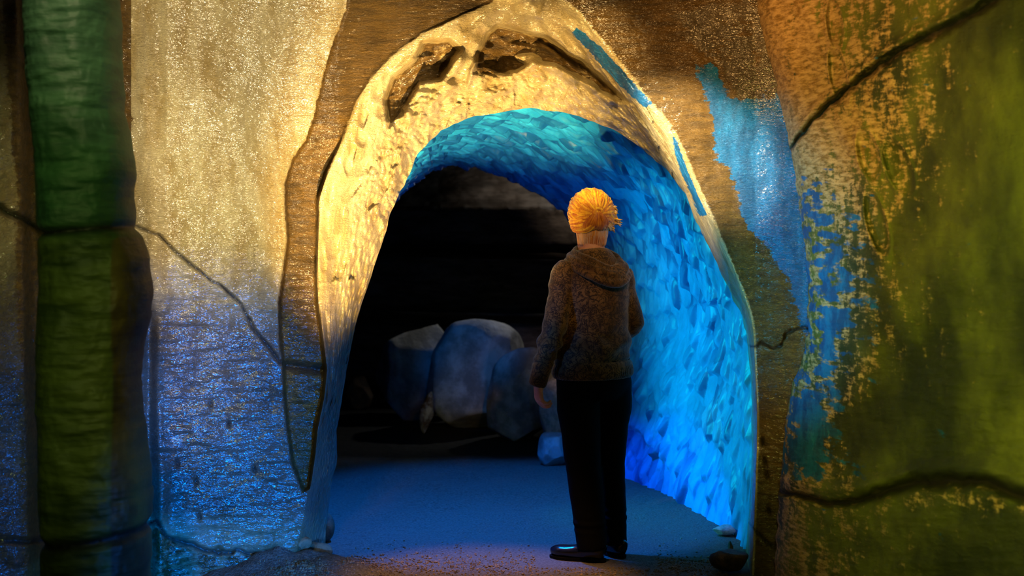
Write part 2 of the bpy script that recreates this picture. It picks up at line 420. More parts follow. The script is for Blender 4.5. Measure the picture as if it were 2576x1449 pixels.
# end wall that closes the rock around the far mouth of the tunnel
fr_ = TUN[-1]; ang = np.arctan2(fr_[:, 2]-1.0, fr_[:, 0]+.5)
k_ = np.linspace(0, 1, 30)[:, None, None]
outx = np.stack([-.5+3.2*np.cos(ang), 8.75+0*ang, 1.0+3.2*np.sin(ang)], -1)
EW = fr_[None]*(1-k_)+outx[None]*k_
EW[..., 1] += .05*fbm(EW*3, 3, 2)
tag(np_mesh('wall_far', EW.reshape(-1, 3), grid_faces(30, TN), M_BACK), 'dark rock around the far mouth of the tunnel', None, None, 'structure')

# ------------------------------------------------------------------ right hand green wall
edgeR = np.array([(1890,-320),(1900,-60),(1912,60),(1950,200),(1972,300),(1990,380),(2005,480),(2022,600),(2032,700),(2032,840),(2012,920),(1990,980),(1975,1080),(1962,1200),(1955,1330),(1945,1500)], float)
rows, cols = 640, 480
py = np.linspace(-300, 1520, rows)[:, None]+np.zeros((1, cols))
ex = np.interp(py, edgeR[:, 1], edgeR[:, 0]) + 4*fbm(v3(py/26., 0), 3, 4)
uu = np.linspace(0, 1, cols)[None, :]**1.35
pxg = ex+(3300-ex)*uu
Dg = 5.62-1.75*((pxg-1900)/780.)**1.0
Dg = Dg+.16*np.exp(-(pxg-ex)/16.)         # rounded edge turning back
wx, wz = pxg/500., py/500.
Dg = Dg+.05*fbm(v3(wx*2.5, wz*2.0, 2.), 4, 51)
rt = (pxg*.94-py*.35)                         # slanting flutes
Dg = Dg+.014*fbm(v3(rt/42., py/210., 4.), 3, 61)*ss(2500-pxg, 0, 300)
Dg = Dg+.010*fbm(v3(pxg/60., py/14., 4.), 3, 62)*ss(py, 350, 700)
ck1 = [(1985,378),(2040,305),(2100,252),(2160,202),(2230,152),(2290,112),(2350,85),(2420,50),(2500,0),(2560,-40),(2700,-120),(3300,-290)]
ck2 = [(1950,1236),(2010,1246),(2080,1266),(2150,1262),(2220,1240),(2300,1216),(2400,1210),(2480,1214),(2576,1250),(2700,1290),(3300,1330)]
md = np.zeros_like(Dg)
jit = 6*fbm(v3(pxg/26., py/26.), 3, 13)
for poly, w, dp in ((ck1, 9, .08), (ck2, 13, .10)):
    d = seg_dist(pxg+jit*.6, py+jit, poly)
    w_ = w*(1+.45*fbm(v3(pxg/70., py/70., 5.), 2, 19))*(.55+.6*ss(pxg, 1980, 2250))
    g = np.exp(-(d/w_)**2); Dg = Dg+dp*g; md = np.maximum(md, .97*np.exp(-(d/w_)**2))
    yl = np.interp(pxg, [p[0] for p in poly], [p[1] for p in poly])
    lip = np.exp(-((py-yl+w*2.6)/(w*1.6))**2); Dg = Dg-.035*lip
for (x, y, a, b, th) in ((2185, 390, 26, 62, -.25), (2260, 420, 30, 70, -.35), (2110, 190, 22, 70, -.2), (2205, 560, 24, 80, -.25), (2100, 60, 20, 60, -.1)):   # oval dimples
    X = (pxg-x)*math.cos(th)+(py-y)*math.sin(th); Y = -(pxg-x)*math.sin(th)+(py-y)*math.cos(th)
    rr = np.sqrt((X/a)**2+(Y/b)**2); Dg = Dg+.03*ss(1.15-rr, 0, .5)-.010*np.exp(-((rr-1.15)/.15)**2)
tanw = .58*np.exp(-((pxg-ex)/230.)**2)+.34*ss(1500-pxg*1-py*.0+900, 0, 400)
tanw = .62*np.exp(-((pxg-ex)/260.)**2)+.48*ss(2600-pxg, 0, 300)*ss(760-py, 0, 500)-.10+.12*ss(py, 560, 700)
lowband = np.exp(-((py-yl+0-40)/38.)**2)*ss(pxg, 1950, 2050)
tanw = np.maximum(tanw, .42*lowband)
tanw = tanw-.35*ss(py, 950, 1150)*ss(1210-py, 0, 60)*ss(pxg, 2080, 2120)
bl = .60*np.exp(-((pxg-ex-50)/135.)**2)*ss(py, 330, 560)*ss(1240-py, 0, 60)  # blue light painted in patches near the wall's edge
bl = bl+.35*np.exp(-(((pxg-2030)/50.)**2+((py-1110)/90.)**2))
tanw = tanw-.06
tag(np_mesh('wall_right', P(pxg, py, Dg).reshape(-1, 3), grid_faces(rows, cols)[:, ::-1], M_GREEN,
            dict(m_tan=tanw, m_blue=bl, m_dark=md)), 'rock wall on the right with two long cracks, green light painted in', None, None, 'structure')

# ------------------------------------------------------------------ far left wall behind the column
rows, cols = 460, 230
py = np.linspace(-300, 1520, rows)[:, None]+np.zeros((1, cols))
pxg = np.linspace(-800, 330, cols)[None, :]+0*py
Dl = 5.15+.0011*np.maximum(pxg+60, -200)+.03*fbm(v3(pxg/120., py/240., 1.), 3, 71)+.006*fbm(v3(pxg/20., py/11.), 3, 72)
Dl = Dl+.10*ss(pxg, 40+.02*py, 75+.02*py)
ckl = [(-800,430),(-160,470),(0,522),(40,545),(100,578),(330,578)]
ckl2 = [(-800,1330),(-160,1345),(60,1362),(330,1330)]
ml = np.zeros_like(Dl)
for poly, w, dp in ((ckl, 9, .05), (ckl2, 7, .04)):
    d = seg_dist(pxg, py+4*fbm(v3(pxg/20., py/20.), 2, 5), poly); g = np.exp(-(d/w)**2); Dl = Dl+dp*g; ml = np.maximum(ml, .95*g)
mb = np.clip(.5+(pxg-(20+.022*py))/40., 0, 1)*.8+.35*ss(420-py, 0, 300)
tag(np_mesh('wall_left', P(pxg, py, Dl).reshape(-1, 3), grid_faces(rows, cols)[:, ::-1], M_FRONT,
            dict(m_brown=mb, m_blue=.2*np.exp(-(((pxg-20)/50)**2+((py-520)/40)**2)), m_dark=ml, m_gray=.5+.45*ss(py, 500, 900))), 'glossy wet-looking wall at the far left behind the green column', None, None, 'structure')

# ------------------------------------------------------------------ green column
Lx = np.array([(-320,60),(-60,68),(100,76),(250,86),(400,100),(575,108),(700,110),(900,104),(1000,104),(1100,108),(1300,112),(1520,116)], float)
Rx = np.array([(-320,270),(-60,286),(100,297),(200,299),(280,302),(330,318),(420,333),(470,327),(560,331),(600,348),(650,368),(750,377),(800,372),(880,352),(950,345),(1020,350),(1100,360),(1200,372),(1300,375),(1400,372),(1520,368)], float)
rows, cols = 540, 180
yy = np.linspace(-300, 1530, rows); l = np.interp(yy, Lx[:, 0], Lx[:, 1]); r = np.interp(yy, Rx[:, 0], Rx[:, 1])
l = l+2.5*fbm(v3(yy/60., 0.), 3, 81); r = r+4*fbm(v3(yy/45., 9.), 3, 82)
th = np.linspace(0, 2*math.pi, cols, endpoint=False)
gz = np.zeros(rows); gm = np.zeros((rows, cols))
Y0 = 4.62
cosx = np.sign(np.cos(th))*np.abs(np.cos(th))**.8; sinx = np.sign(np.sin(th))*np.abs(np.sin(th))**.8
cxm, hw = (l+r)/2, (r-l)/2
gy = yy[:, None]+3*np.sin(th*2)[None]
g1 = np.exp(-((gy-(578-5*cosx[None]))/11.)**2); g2 = np.exp(-((gy-(1338-14*cosx[None]))/15.)**2)
gm = np.maximum(g1, g2)
shr = 1-.10*gm
CXp = cxm[:, None]+hw[:, None]*cosx[None]*shr
Dd = Y0-.20*(sinx[None])*shr*(1+.0*gm)
pts = P(CXp, yy[:, None]+0*CXp, Y0)   # x and z at the axis depth
pts[..., 1] = Dd-.012*fbm(v3(np.cos(th)[None]*3+0*CXp, yy[:, None]/60.+0*CXp, np.sin(th)[None]*3+0*CXp), 4, 91)-.008*fbm(v3(CXp/70., gy/18.), 3, 92)
pts[..., 1] += .012*np.exp(-((CXp-(l+14)[:, None])/6.)**2)
sideb = ss(CXp, 300, 335)*ss(gy, 585, 610)
tag(np_mesh('rock_column', pts.reshape(-1, 3), grid_faces(rows, cols, True), M_COL,
            dict(m_top=ss(640-gy, 0, 120), m_brown=sideb, m_dark=gm)),
    'tall dark green rough rock column with two black joints, left of the cream wall', 'column')

# ------------------------------------------------------------------ floor, back room
gx = np.linspace(-3.4, 3.0, 520); gyv = np.linspace(3.6, 13.5, 620)
GX, GY = np.meshgrid(gx, gyv)
dec = ss(6.25+.10*fbm(v3(GX*2, GY*0.), 2, 3)-GY, 0, .3)
GZ = .012*fbm(v3(GX*2, GY*2), 3, 101)+.012*dec*fbm(v3(GX*14, GY*14), 3, 102)+.004*fbm(v3(GX*30, GY*30), 2, 103)
GZ = GZ+.10*np.exp(-(((GX+.95)/.28)**2+((GY-5.98)/.16)**2))*(.8+.4*fbm(v3(GX*9, GY*9), 3, 104))   # low heap at the foot of the wall
dperson = np.exp(-(((GX-.3)/.35)**2+((GY-6.2)/.3)**2)); GZ = GZ*(1-dperson)
tag(np_mesh('floor', np.stack([GX, GY, GZ], -1).reshape(-1, 3), grid_faces(620, 520), M_FLOOR, dict(m_farshade=ss(GY+.08*fbm(v3(GX*3, GY*3), 3, 44), 8.55, 8.8))), 'gritty cave floor turning blue inside the tunnel', None, None, 'structure')

rows, cols = 300, 320
pyb = np.linspace(250, 1250, rows)[:, None]+np.zeros((1, cols)); pxb = np.linspace(500, 1750, cols)[None]+0*pyb
Db = 11.6-.0007*(pxb-500)+.06*fbm(v3(pxb/90., pyb/60.), 4, 111)
tilt = (pxb-1200)*.02
for yl_, w, dp in ((628, 12, .25), (815, 5, .12), (1000, 8, .15)):
    Db = Db+dp*np.exp(-((pyb-yl_-tilt-5*fbm(v3(pxb/50., 0.), 3, int(yl_)))/w)**2)
Db = Db-.22*np.exp(-((pyb-790-tilt)/9.)**2)-.12*np.exp(-((pyb-652-tilt)/7.)**2)
Db = Db+.8*ss(527+3*fbm(v3(pxb/16., 2.), 2, 6)-pyb, 0, 5)
tag(np_mesh('wall_back', P(pxb, pyb, Db).reshape(-1, 3), grid_faces(rows, cols)[:, ::-1], M_BACK), 'dark wall of stacked rock slabs in the cave beyond the tunnel', None, None, 'structure')

def slab_grid(name, o, ux, uy, nx, ny, mat, amp, label, seed):
    a = np.linspace(0, 1, nx)[None, :, None]; b = np.linspace(0, 1, ny)[:, None, None]
    p = np.array(o)+a*np.array(ux)+b*np.array(uy); n = np.cross(ux, uy); n = n/np.linalg.norm(n)
    p = p+n*amp*fbm(p*1.5, 4, seed)[..., None]
    return tag(np_mesh(name, p.reshape(-1, 3), grid_faces(ny, nx), mat), label, None, None, 'structure')
slab_grid('ceiling', (-4, 8.7, 2.55), (7, 0, 0), (0, 4.8, -.35), 80, 60, M_BACK, .12, 'low dark cave ceiling beyond the tunnel', 5)
slab_grid('wall_side', (1.9, 8.8, 0), (0, 3.5, 0), (0, 0, 2.8), 60, 50, M_BACK, .12, 'dark side wall of the cave beyond the tunnel', 6)
slab_grid('wall_side_left', (-3.2, 8.8, 0), (0, 3.5, 0), (0, 0, 2.8), 60, 50, M_BACK, .12, 'dark side wall of the cave beyond the tunnel, left', 7)
bpy.data.objects['wall_side_left'].name = 'wall_side.001'

# ------------------------------------------------------------------ rocks
def rock(name, c, size, seed, mat, label, cat='boulder', cuts=14, rot=0., tiltx=0., group=None, sub=5, rough=.006, flat=True):
    """faceted stone: a sphere cut by random planes"""
    bm = bmesh.new(); bmesh.ops.create_icosphere(bm, subdivisions=sub, radius=1)
    v = np.array([x.co for x in bm.verts]); rs = np.random.RandomState(seed)
    for _ in range(cuts):
        n = rs.normal(size=3); n /= np.linalg.norm(n); d = rs.uniform(.66, .92)
        k = v@n; v = v-np.outer(np.clip(k-d, 0, None), n)
    v = v*(1+rough*2*fbm(v*2.5, 4, seed))[:, None]
    v = v*np.array(size)
    R = np.array((Matrix.Rotation(rot, 3, 'Z') @ Matrix.Rotation(tiltx, 3, 'Y')))
    v = v@R.T
    for x, co in zip(bm.verts, v): x.co = co
    me = bpy.data.meshes.new(name); bm.to_mesh(me); bm.free(); me.materials.append(mat)
    me.polygons.foreach_set('use_smooth', np.full(len(me.polygons), True))
    zmin = float(v[:, 2].min())
    o = link(bpy.data.objects.new(name, me)); o.location = (c[0], c[1], c[2]-zmin)
    if label: tag(o, label, cat, group)
    return o
def at(pxx, Y): return float((pxx-W/2)/F*Y)
rock('boulder', (at(1050, 10.3), 10.4, -.06), (.38, .34, .40), 3, M_BOULDER, 'grey boulder with a pale dome-shaped top, leftmost of the large pair', cuts=26, tiltx=.25)
rock('boulder', (at(1205, 9.95), 10.0, -.05), (.42, .34, .44), 8, M_BOULDER, 'large blue-lit boulder with a pale jagged crest, left of the person', cuts=26, tiltx=-.25)
rock('boulder', (at(1330, 9.35), 9.42, -.05), (.30, .26, .37), 12, M_BOULDER, 'jagged boulder just behind the hand of the person', cuts=26, tiltx=.55)
rock('boulder', (at(1405, 9.02), 9.0, -.03), (.13, .15, .25), 15, M_PALE, 'bright blue boulder showing beside the thigh of the person', cuts=20)
rock('boulder', (at(1392, 8.5), 8.45, -.02), (.10, .11, .12), 21, M_BOULDER, 'rounded dim teal stone at the foot of the boulders', cuts=12)
rock('boulder', (at(905, 10.9), 10.9, -.03), (.12, .15, .15), 25, M_DARKROCK, 'small dim boulder by the left edge of the tunnel opening', cuts=18)
rock('stone', (at(1075, 9.75), 9.66, .0), (.055, .05, .17), 36, M_RUST, 'narrow pale rusty stone standing upright between the two big boulders', 'stone', cuts=26, sub=4, tiltx=.2)
rock('stone', (at(1822, 6.60), 6.60, .005), (.062, .04, .024), 41, M_PALE, 'pale flat pebble lying on the blue floor by the right wall', 'stone', cuts=5, sub=4)
rock('stone', (at(1838, 6.25), 6.25, .0), (.012, .02, .03), 42, M_DARKROCK, 'tiny pointed dark stone just above the bottom right rock', 'stone', cuts=6, sub=3)
rock('stone', (at(1838, 5.92), 5.95, .0), (.085, .06, .05), 43, M_DARKROCK, 'rounded dark rock at the foot of the brown band', 'stone', cuts=5, sub=4)
rock('stone', (at(800, 6.15), 6.15, .01), (.065, .05, .035), 44, M_GRAVEL, 'brown flat-topped rock at the foot of the arch, on the heap', 'stone', cuts=6, sub=4, tiltx=.25)
rock('stone', (at(757, 6.05), 6.03, .07), (.05, .05, .03), 46, M_GRAVEL, 'small brown rock left of the flat-topped one', 'stone', cuts=6, sub=4)
rock('stone', (at(800, 6.5)+.03, 6.47, .0), (.05, .06, .07), 45, M_DARKROCK, 'dark stub of rock under the left foot of the arch', 'stone', cuts=6, sub=4)

# gravel: uncountable grit along the front edge of the floor
rs = np.random.RandomState(4); tb = bmesh.new(); bmesh.ops.create_icosphere(tb, subdivisions=1, radius=1)
tv = np.array([v.co for v in tb.verts]); tf = np.array([[v.index for v in f.verts] for f in tb.faces]); tb.free()
V_, F_ = [], []; n = 0
for i in range(3800):
    if i < 2800:
        x = rs.uniform(-.70, .90); y = 6.12-abs(rs.normal())*.14+rs.uniform(-.12, .12)
        if rs.rand() < .15: y += rs.uniform(0, .4)
        if x > .1 and x < .62 and y > 6.0: continue
    else:
        x = -.86+rs.normal()*.07; y = 5.82+rs.normal()*.05
    s = rs.uniform(.0018, .0055)*(1.6 if rs.rand() < .05 else 1)
    j = min(max(int((x+3.4)/6.4*519), 0), 519); k = min(max(int((y-3.6)/9.9*619), 0), 619)
    v = tv*rs.uniform(.6, 1.2, 3)*s+rs.normal(size=tv.shape)*s*.12+np.array([x, y, GZ[k, j]+s*.3])
    V_.append(v); F_.append(tf+n); n += len(v)
tag(np_mesh('gravel', np.concatenate(V_), np.concatenate(F_), M_GRAVEL, smooth=False), 'fine brown gravel strewn along the front of the floor', 'gravel', None, 'stuff')

# ------------------------------------------------------------------ person
PX0, PY0 = .352, 6.2          # where the person stands
YAW = math.radians(28)
def rb(x, y, z):              # body frame -> person frame (turned a little to the left)
    c, s = math.cos(YAW), math.sin(YAW); return np.array([x*c-y*s, x*s+y*c, z])
def loft(bm, path, radii, n=28, up=(0, 1, 0), power=1., cap=True):
    """tube of ellipses (a across, b along 'up') through path"""
    path = [np.array(p, float) for p in path]; rings = []
    for i, p in enumerate(path):
        t = path[min(i+1, len(path)-1)]-path[max(i-1, 0)]; t = t/np.linalg.norm(t)
        u = np.array(up, float); u = u-t*u.dot(t); u /= np.linalg.norm(u); w = np.cross(t, u)
        a, b = radii[i] if isinstance(radii[i], (tuple, list)) else (radii[i], radii[i])
        ring = []
        for k in range(n):
            th = 2*math.pi*k/n; cx, sx = math.cos(th), math.sin(th)
            ring.append(bm.verts.new(tuple(p+w*a*cx+u*b*sx)))
        rings.append(ring)
    for r0, r1 in zip(rings[:-1], rings[1:]):
        for k in range(n): bm.faces.new((r0[k], r0[(k+1) % n], r1[(k+1) % n], r1[k]))
    if cap:
        bm.faces.new(rings[0][::-1]); bm.faces.new(rings[-1])
    return rings
def cspline(path, radii, n):
    """resample a path and its radii smoothly"""
    a = np.array([list(p)+list(r if isinstance(r, (tuple, list)) else (r, r)) for p, r in zip(path, radii)], float)
    s = spline(a, n); return [p[:3] for p in s], [(max(p[3], .0012), max(p[4], .0012)) for p in s]
def ball(bm, c, r, seg=24):
    m = Matrix.Translation(c) @ Matrix.Diagonal((*r, 1)) if len(r) == 3 else None
    bmesh.ops.create_uvsphere(bm, u_segments=seg, v_segments=seg//2+2, radius=1, matrix=m)
def solidify(name, bm, voxel, mat, smooth=4, parent=None, disp=None):
    bmesh.ops.recalc_face_normals(bm, faces=bm.faces)
    me = bpy.data.meshes.new(name); bm.to_mesh(me); bm.free()
    tmp = bpy.data.objects.new(name+'_t', me); COL.objects.link(tmp)
    r = tmp.modifiers.new('r', 'REMESH'); r.mode = 'VOXEL'; r.voxel_size = voxel
    if smooth:
        s = tmp.modifiers.new('s', 'SMOOTH'); s.factor = .5; s.iterations = smooth
    dg = bpy.context.evaluated_depsgraph_get(); me2 = bpy.data.meshes.new_from_object(tmp.evaluated_get(dg))
    bpy.data.objects.remove(tmp, do_unlink=True); bpy.data.meshes.remove(me)
    me2.name = name; me2.materials.clear(); me2.materials.append(mat)
    if disp is not None:
        n = len(me2.vertices); co = np.empty(n*3, np.float32); me2.vertices.foreach_get('co', co); co = co.reshape(-1, 3).astype(float)
        no = np.empty(n*3, np.float32); me2.vertex_normals.foreach_get('vector', no); no = no.reshape(-1, 3)
        co = co+no*disp(co)[:, None]; me2.vertices.foreach_set('co', co.astype(np.float32).ravel())
    me2.polygons.foreach_set('use_smooth', np.ones(len(me2.polygons), bool)); me2.update()
    return link(bpy.data.objects.new(name, me2), parent)

def m_skin():
    s = NT('skin'); c = s.mix(s.mr(s.noise(30, 4, .6), .35, .65), (.56, .27, .18), (.68, .36, .26))
    return s.fin(c, .5, s.bump(s.noise(160, 3, .6), .15, .002), .4, Subsurface_Weight=.15, Subsurface_Scale=.01)
def m_jacket():
    s = NT('patterned_brown_velour')
    v = s.vor(24, (1, 1, .8), (0, .4, 0), 'DISTANCE_TO_EDGE'); w = s.noise(22, 5, .7, dist=1.6)
    ln = s.mr(s.math('ABSOLUTE', s.math('SUBTRACT', w, .5)), .01, .055)
    ln2 = s.mr(v, .0, .03)
    c = s.mix(s.math('MULTIPLY', ln, ln2), (.018, .009, .003), s.mix(s.mr(s.noise(9, 4, .6), .35, .65), (.080, .040, .010), (.19, .105, .030)))
    n = s.bump(s.noise(90, 3, .6), .3, .004)
    return s.fin(c, .75, n, .25, Sheen_Weight=.35, Sheen_Roughness=.4)
def m_hair(name='golden_hair', c0=(.80, .34, .012), c1=(1., .68, .05), c2=(.50, .12, .010)):
    s = NT(name)
    t = s.noise(45, 5, .7, (1, 1, .35)); b = s.noise(9, 3, .6)
    c = s.mix(s.mr(t, .3, .7), c0, c1); c = s.mix(s.mr(b, .48, .66, 0, .8), c, c2)
    return s.fin(c, .42, s.bump(t, .6, .006), .5, Sheen_Weight=.2, Transmission_Weight=0.)
def m_plain(name, col, r, spec=.4):
    s = NT(name); c = s.mix(s.mr(s.noise(60, 4, .6), .3, .7), tuple(k*.7 for k in col), col)
    return s.fin(c, r, s.bump(s.noise(200, 2, .5), .15, .001), spec)
M_SKIN, M_JACKET, M_HAIR = m_skin(), m_jacket(), m_hair()
M_HAIR2 = m_hair('copper_hair', (.36, .075, .006), (.70, .22, .015), (.25, .04, .005))
M_HAIR3 = m_hair('pale_nape_hair', (.55, .32, .22), (.75, .52, .40), (.60, .25, .10))
M_TROUSER = m_plain('black_trouser_cloth', (.003, .003, .005), .9, .1)
M_SHOE = m_plain('black_polished_leather', (.008, .008, .010), .18, .6)
M_ELASTIC = m_plain('dark_red_brown_trim', (.12, .03, .02), .7)

person = bpy.data.objects.new('person', None); link(person); person.location = (PX0, PY0, 0)
tag(person, 'person with golden pinned-up hair, brown jacket and black trousers, seen from behind', 'person')

# --- key joints (person frame, metres)
HIPL, HIPR = np.array([-.070, -.035, .74]), np.array([.085, .045, .74])
KNL, KNR = np.array([-.045, -.055, .43]), np.array([.080, .040, .43])
ANL, ANR = np.array([-.005, -.075, .085]), np.array([.100, .015, .085])
SHL, SHR = rb(-.138, 0, 1.235), rb(.132, 0, 1.24)
ELL, ELR = rb(-.212, -.03, 1.00), rb(.198, -.01, 1.0)
WRL, WRR = rb(-.262, .02, .775), rb(.10, .20, 1.06)
HEAD = rb(.004, .025, 1.475)

def torso(bm, k=0., hood=False):
    zs = [(.735, .168, .118, 0), (.79, .172, .122, 0), (.86, .166, .116, 0), (.95, .150, .103, 0), (1.03, .150, .100, 0), (1.12, .160, .106, 0),
          (1.20, .160, .104, 0), (1.25, .140, .090, .0), (1.295, .105, .074, .005), (1.325, .080, .064, .008), (1.35, .058, .056, .012)]
    p, r = cspline([rb(0, y, z) for z, a, b, y in zs], [(a+k, b+k) for z, a, b, y in zs], 40)
    loft(bm, p, r, 40, rb(0, 1, 0))
def arm(bm, sh, el, wr, r, k=0., n=26):
    p, q = cspline([sh+(sh-el)*.05+rb(.012, 0, 0), sh, sh*.5+el*.5, el, el*.5+wr*.5, wr], [r[0]*.72+k, r[0]*.96+k, r[1]+k, r[2]+k, r[3]+k, r[4]+k], n)
    loft(bm, p, q, 22, (.2, 1, .1))
def leg(bm, hip, kn, an, r, k=0., n=30):
    p, q = cspline([hip+np.array([0, 0, .03]), hip+(kn-hip)*.25, hip*.5+kn*.5, kn, kn*.5+an*.5, an], [r[0]+k, r[1]+k, r[2]+k, r[3]+k, r[4]+k, r[5]+k], n)
    loft(bm, p, q, 26, (0, 1, 0))
def hand(bm, wr, d, palmn, side, curl=.5):
    """palm + five separate jointed fingers; d = direction from wrist, palmn = palm normal, side = thumb side"""
    d = d/np.linalg.norm(d); palmn = palmn-d*palmn.dot(d); palmn /= np.linalg.norm(palmn); s = np.cross(palmn, d)*side
    p, q = cspline([wr-d*.03, wr, wr+d*.03, wr+d*.06, wr+d*.083], [(.024, .020), (.026, .018), (.037, .016), (.040, .014), (.036, .011)], 12)
    loft(bm, p, q, 18, palmn)
    for i, L in enumerate((.068, .078, .072, .056)):
        b = wr+d*(.076-.004*abs(i-1.2))+s*(.029-.0195*i); pts = [b-d*.015]; rad = [.0092]; a = .15; c = b
        for j, f in enumerate((.45, .32, .23)):
            a += curl*(.55+.12*i)*(1 if j else .6); c = c+(d*math.cos(a)+palmn*math.sin(a))*L*f
            pts.append(c); rad.append((.0085, .0078, .0062)[j])
        p, q = cspline([pts[0], b]+pts[1:], [.009]+rad, 14); loft(bm, p, q, 12, s)
    b = wr+d*.022+s*.022; t1 = b+(d*.6+s*.7+palmn*.3)*.032; t2 = t1+(d*.9+s*.15+palmn*.45)*.026; t3 = t2+(d*.95+palmn*.4)*.018
    p, q = cspline([b-s*.008, b, t1, t2, t3], [.013, .0125, .0105, .009, .0065], 14); loft(bm, p, q, 12, palmn)

# --- body: one continuous skin surface
bm = bmesh.new()
torso(bm, -.022)
for hp, kn, an in ((HIPL, KNL, ANL), (HIPR, KNR, ANR)):
    leg(bm, hp, kn, an, (.080, .074, .062, .048, .044, .032))
    toe = an+np.array([-.10 if hp is HIPL else -.075, .07 if hp is HIPL else .10, -.045]); heel = an+np.array([.02, -.015, -.045])
    p, q = cspline([heel, an*.3+heel*.7+np.array([0, 0, .012]), heel*.4+toe*.6+np.array([0, 0, .005]), toe], [(.022, .022), (.030, .028), (.036, .022), (.024, .012)], 12); loft(bm, p, q, 16, (0, 0, 1))
arm(bm, SHL, ELL, WRL, (.048, .040, .034, .030, .022), -.004); arm(bm, SHR, ELR, WRR, (.048, .040, .034, .030, .022), -.004)
p, q = cspline([rb(0, .012, 1.27), rb(0, .012, 1.33), rb(0, .018, 1.38), HEAD+np.array([0, 0, -.05])], [(.066, .058), (.061, .055), (.060, .055), (.062, .06)], 14); loft(bm, p, q, 26, rb(0, 1, 0))
# head: skull, jaw, face
HY = math.radians(7)
def hb(x, y, z): return HEAD+np.array([x*math.cos(HY)-y*math.sin(HY), x*math.sin(HY)+y*math.cos(HY), z])
hx = lambda: Matrix.Rotation(HY, 4, 'Z')
def hball(c, r, seg=28):
    bmesh.ops.create_uvsphere(bm, u_segments=seg, v_segments=seg//2+2, radius=1, matrix=Matrix.Translation(hb(*c)) @ hx() @ Matrix.Diagonal((*r, 1)))
hball((0, -.005, .025), (.072, .090, .078)); hball((0, .020, -.025), (.058, .068, .072)); hball((0, .045, -.065), (.034, .034, .030))
p, q = cspline([hb(0, .078, .020), hb(0, .092, .000), hb(0, .103, -.020), hb(0, .088, -.030)], [.007, .009, .012, .008], 10); loft(bm, p, q, 12, hb(0, 0, 1)-hb(0, 0, 0))
for s in (-1, 1):
    p, q = cspline([hb(s*.012, .086, .026), hb(s*.030, .084, .030), hb(s*.048, .070, .024)], [.006, .007, .005], 8); loft(bm, p, q, 10, (0, 0, 1))        # brow
    hball((s*.033, .052, -.018), (.020, .022, .018), 14)                                                                                                     # cheek
    hball((s*.072, -.004, -.008), (.010, .019, .030), 16); hball((s*.079, -.010, .004), (.006, .012, .018), 12)                                         # ear
    hball((s*.012, .090, -.029), (.007, .008, .006), 10)
for z, w_ in ((-.043, .021), (-.052, .018)):
    p, q = cspline([hb(-w_, .072, z), hb(0, .084, z), hb(w_, .072, z)], [.0035, .0055, .0035], 10); loft(bm, p, q, 10, (0, 0, 1))
hand(bm, WRL+np.array([0, 0, -.002]), np.array([.06, .05, -1.]), rb(.9, -.1, 0), 1, 1.0)
hand(bm, WRR, rb(-.35, .75, .35), rb(-.5, -.2, .6), -1, .6)
solidify('body', bm, .0042, M_SKIN, 3, person)
for s in (-1, 1):
    bm = bmesh.new(); hball((s*.031, .070, .010), (.011, .012, .010), 16)
    for f in bm.faces: f.smooth = True
    me = bpy.data.meshes.new('eye'); bm.to_mesh(me); bm.free(); me.materials.append(m_plain('eye_white', (.7, .68, .64), .2)); link(bpy.data.objects.new('eye', me), person)

# --- trousers
bm = bmesh.new()
p, q = cspline([(0, 0, .985), (0, 0, .90), (0.003, 0, .82), (.005, 0, .74), (.006, 0, .69)], [(.150, .10), (.166, .115), (.176, .125), (.172, .12), (.150, .10)], 20); loft(bm, [x+np.array([0, 0, 0]) for x in map(np.array, p)], q, 36, rb(0, 1, 0))
leg(bm, HIPL, KNL, ANL+np.array([0, 0, -.035]), (.092, .094, .088, .080, .072, .066))
leg(bm, HIPR, KNR, ANR+np.array([0, 0, -.035]), (.090, .090, .078, .066, .058, .052))
def tw(c):
    return .004*fbm(np.stack([c[:, 0]*5, c[:, 1]*5, c[:, 2]*13], -1), 3, 7)+.005*np.exp(-((c[:, 2]-.16-.1*c[:, 0])/.03)**2)*np.sin(c[:, 2]*160)*.5
tr = solidify('trousers', bm, .007, M_TROUSER, 4, person, tw)

# --- jacket
bm = bmesh.new()
zs = [(.785, .182, .132, 0), (.80, .184, .134, 0), (.835, .184, .134, 0), (.855, .182, .132, 0), (.90, .180, .128, 0), (.97, .170, .118, 0), (1.05, .166, .114, 0), (1.13, .172, .118, 0),
      (1.20, .172, .114, 0), (1.25, .150, .100, .0), (1.30, .105, .080, .0), (1.335, .070, .062, .005)]
p, r = cspline([rb(0, y, z) for z, a, b, y in zs], [(a, b) for z, a, b, y in zs], 46); loft(bm, p, r, 44, rb(0, 1, 0))
arm(bm, SHL, ELL, WRL+np.array([0, 0, -.0]), (.058, .056, .052, .047, .037), 0); arm(bm, SHR, ELR, WRR, (.058, .055, .050, .044, .036), 0)
def jw(c):
    z = c[:, 2]; f = fbm(np.stack([c[:, 0]*7, c[:, 1]*7, z*16], -1), 3, 17)
    fold = .008*np.sin(z*62+4*fbm(c*6, 2, 3)+c[:, 0]*9)*np.exp(-((z-.93)/.07)**2)
    cuffs = .0
    hem = -.008*np.exp(-((z-.862)/.008)**2)
    yoke = .006*ss(z, 1.17, 1.19)
    seam = -.004*np.exp(-((c[:, 0]-.01)/.006)**2)
    return .007*f+fold+hem+yoke+seam*0
jk = solidify('jacket', bm, .006, M_JACKET, 5, person, jw)
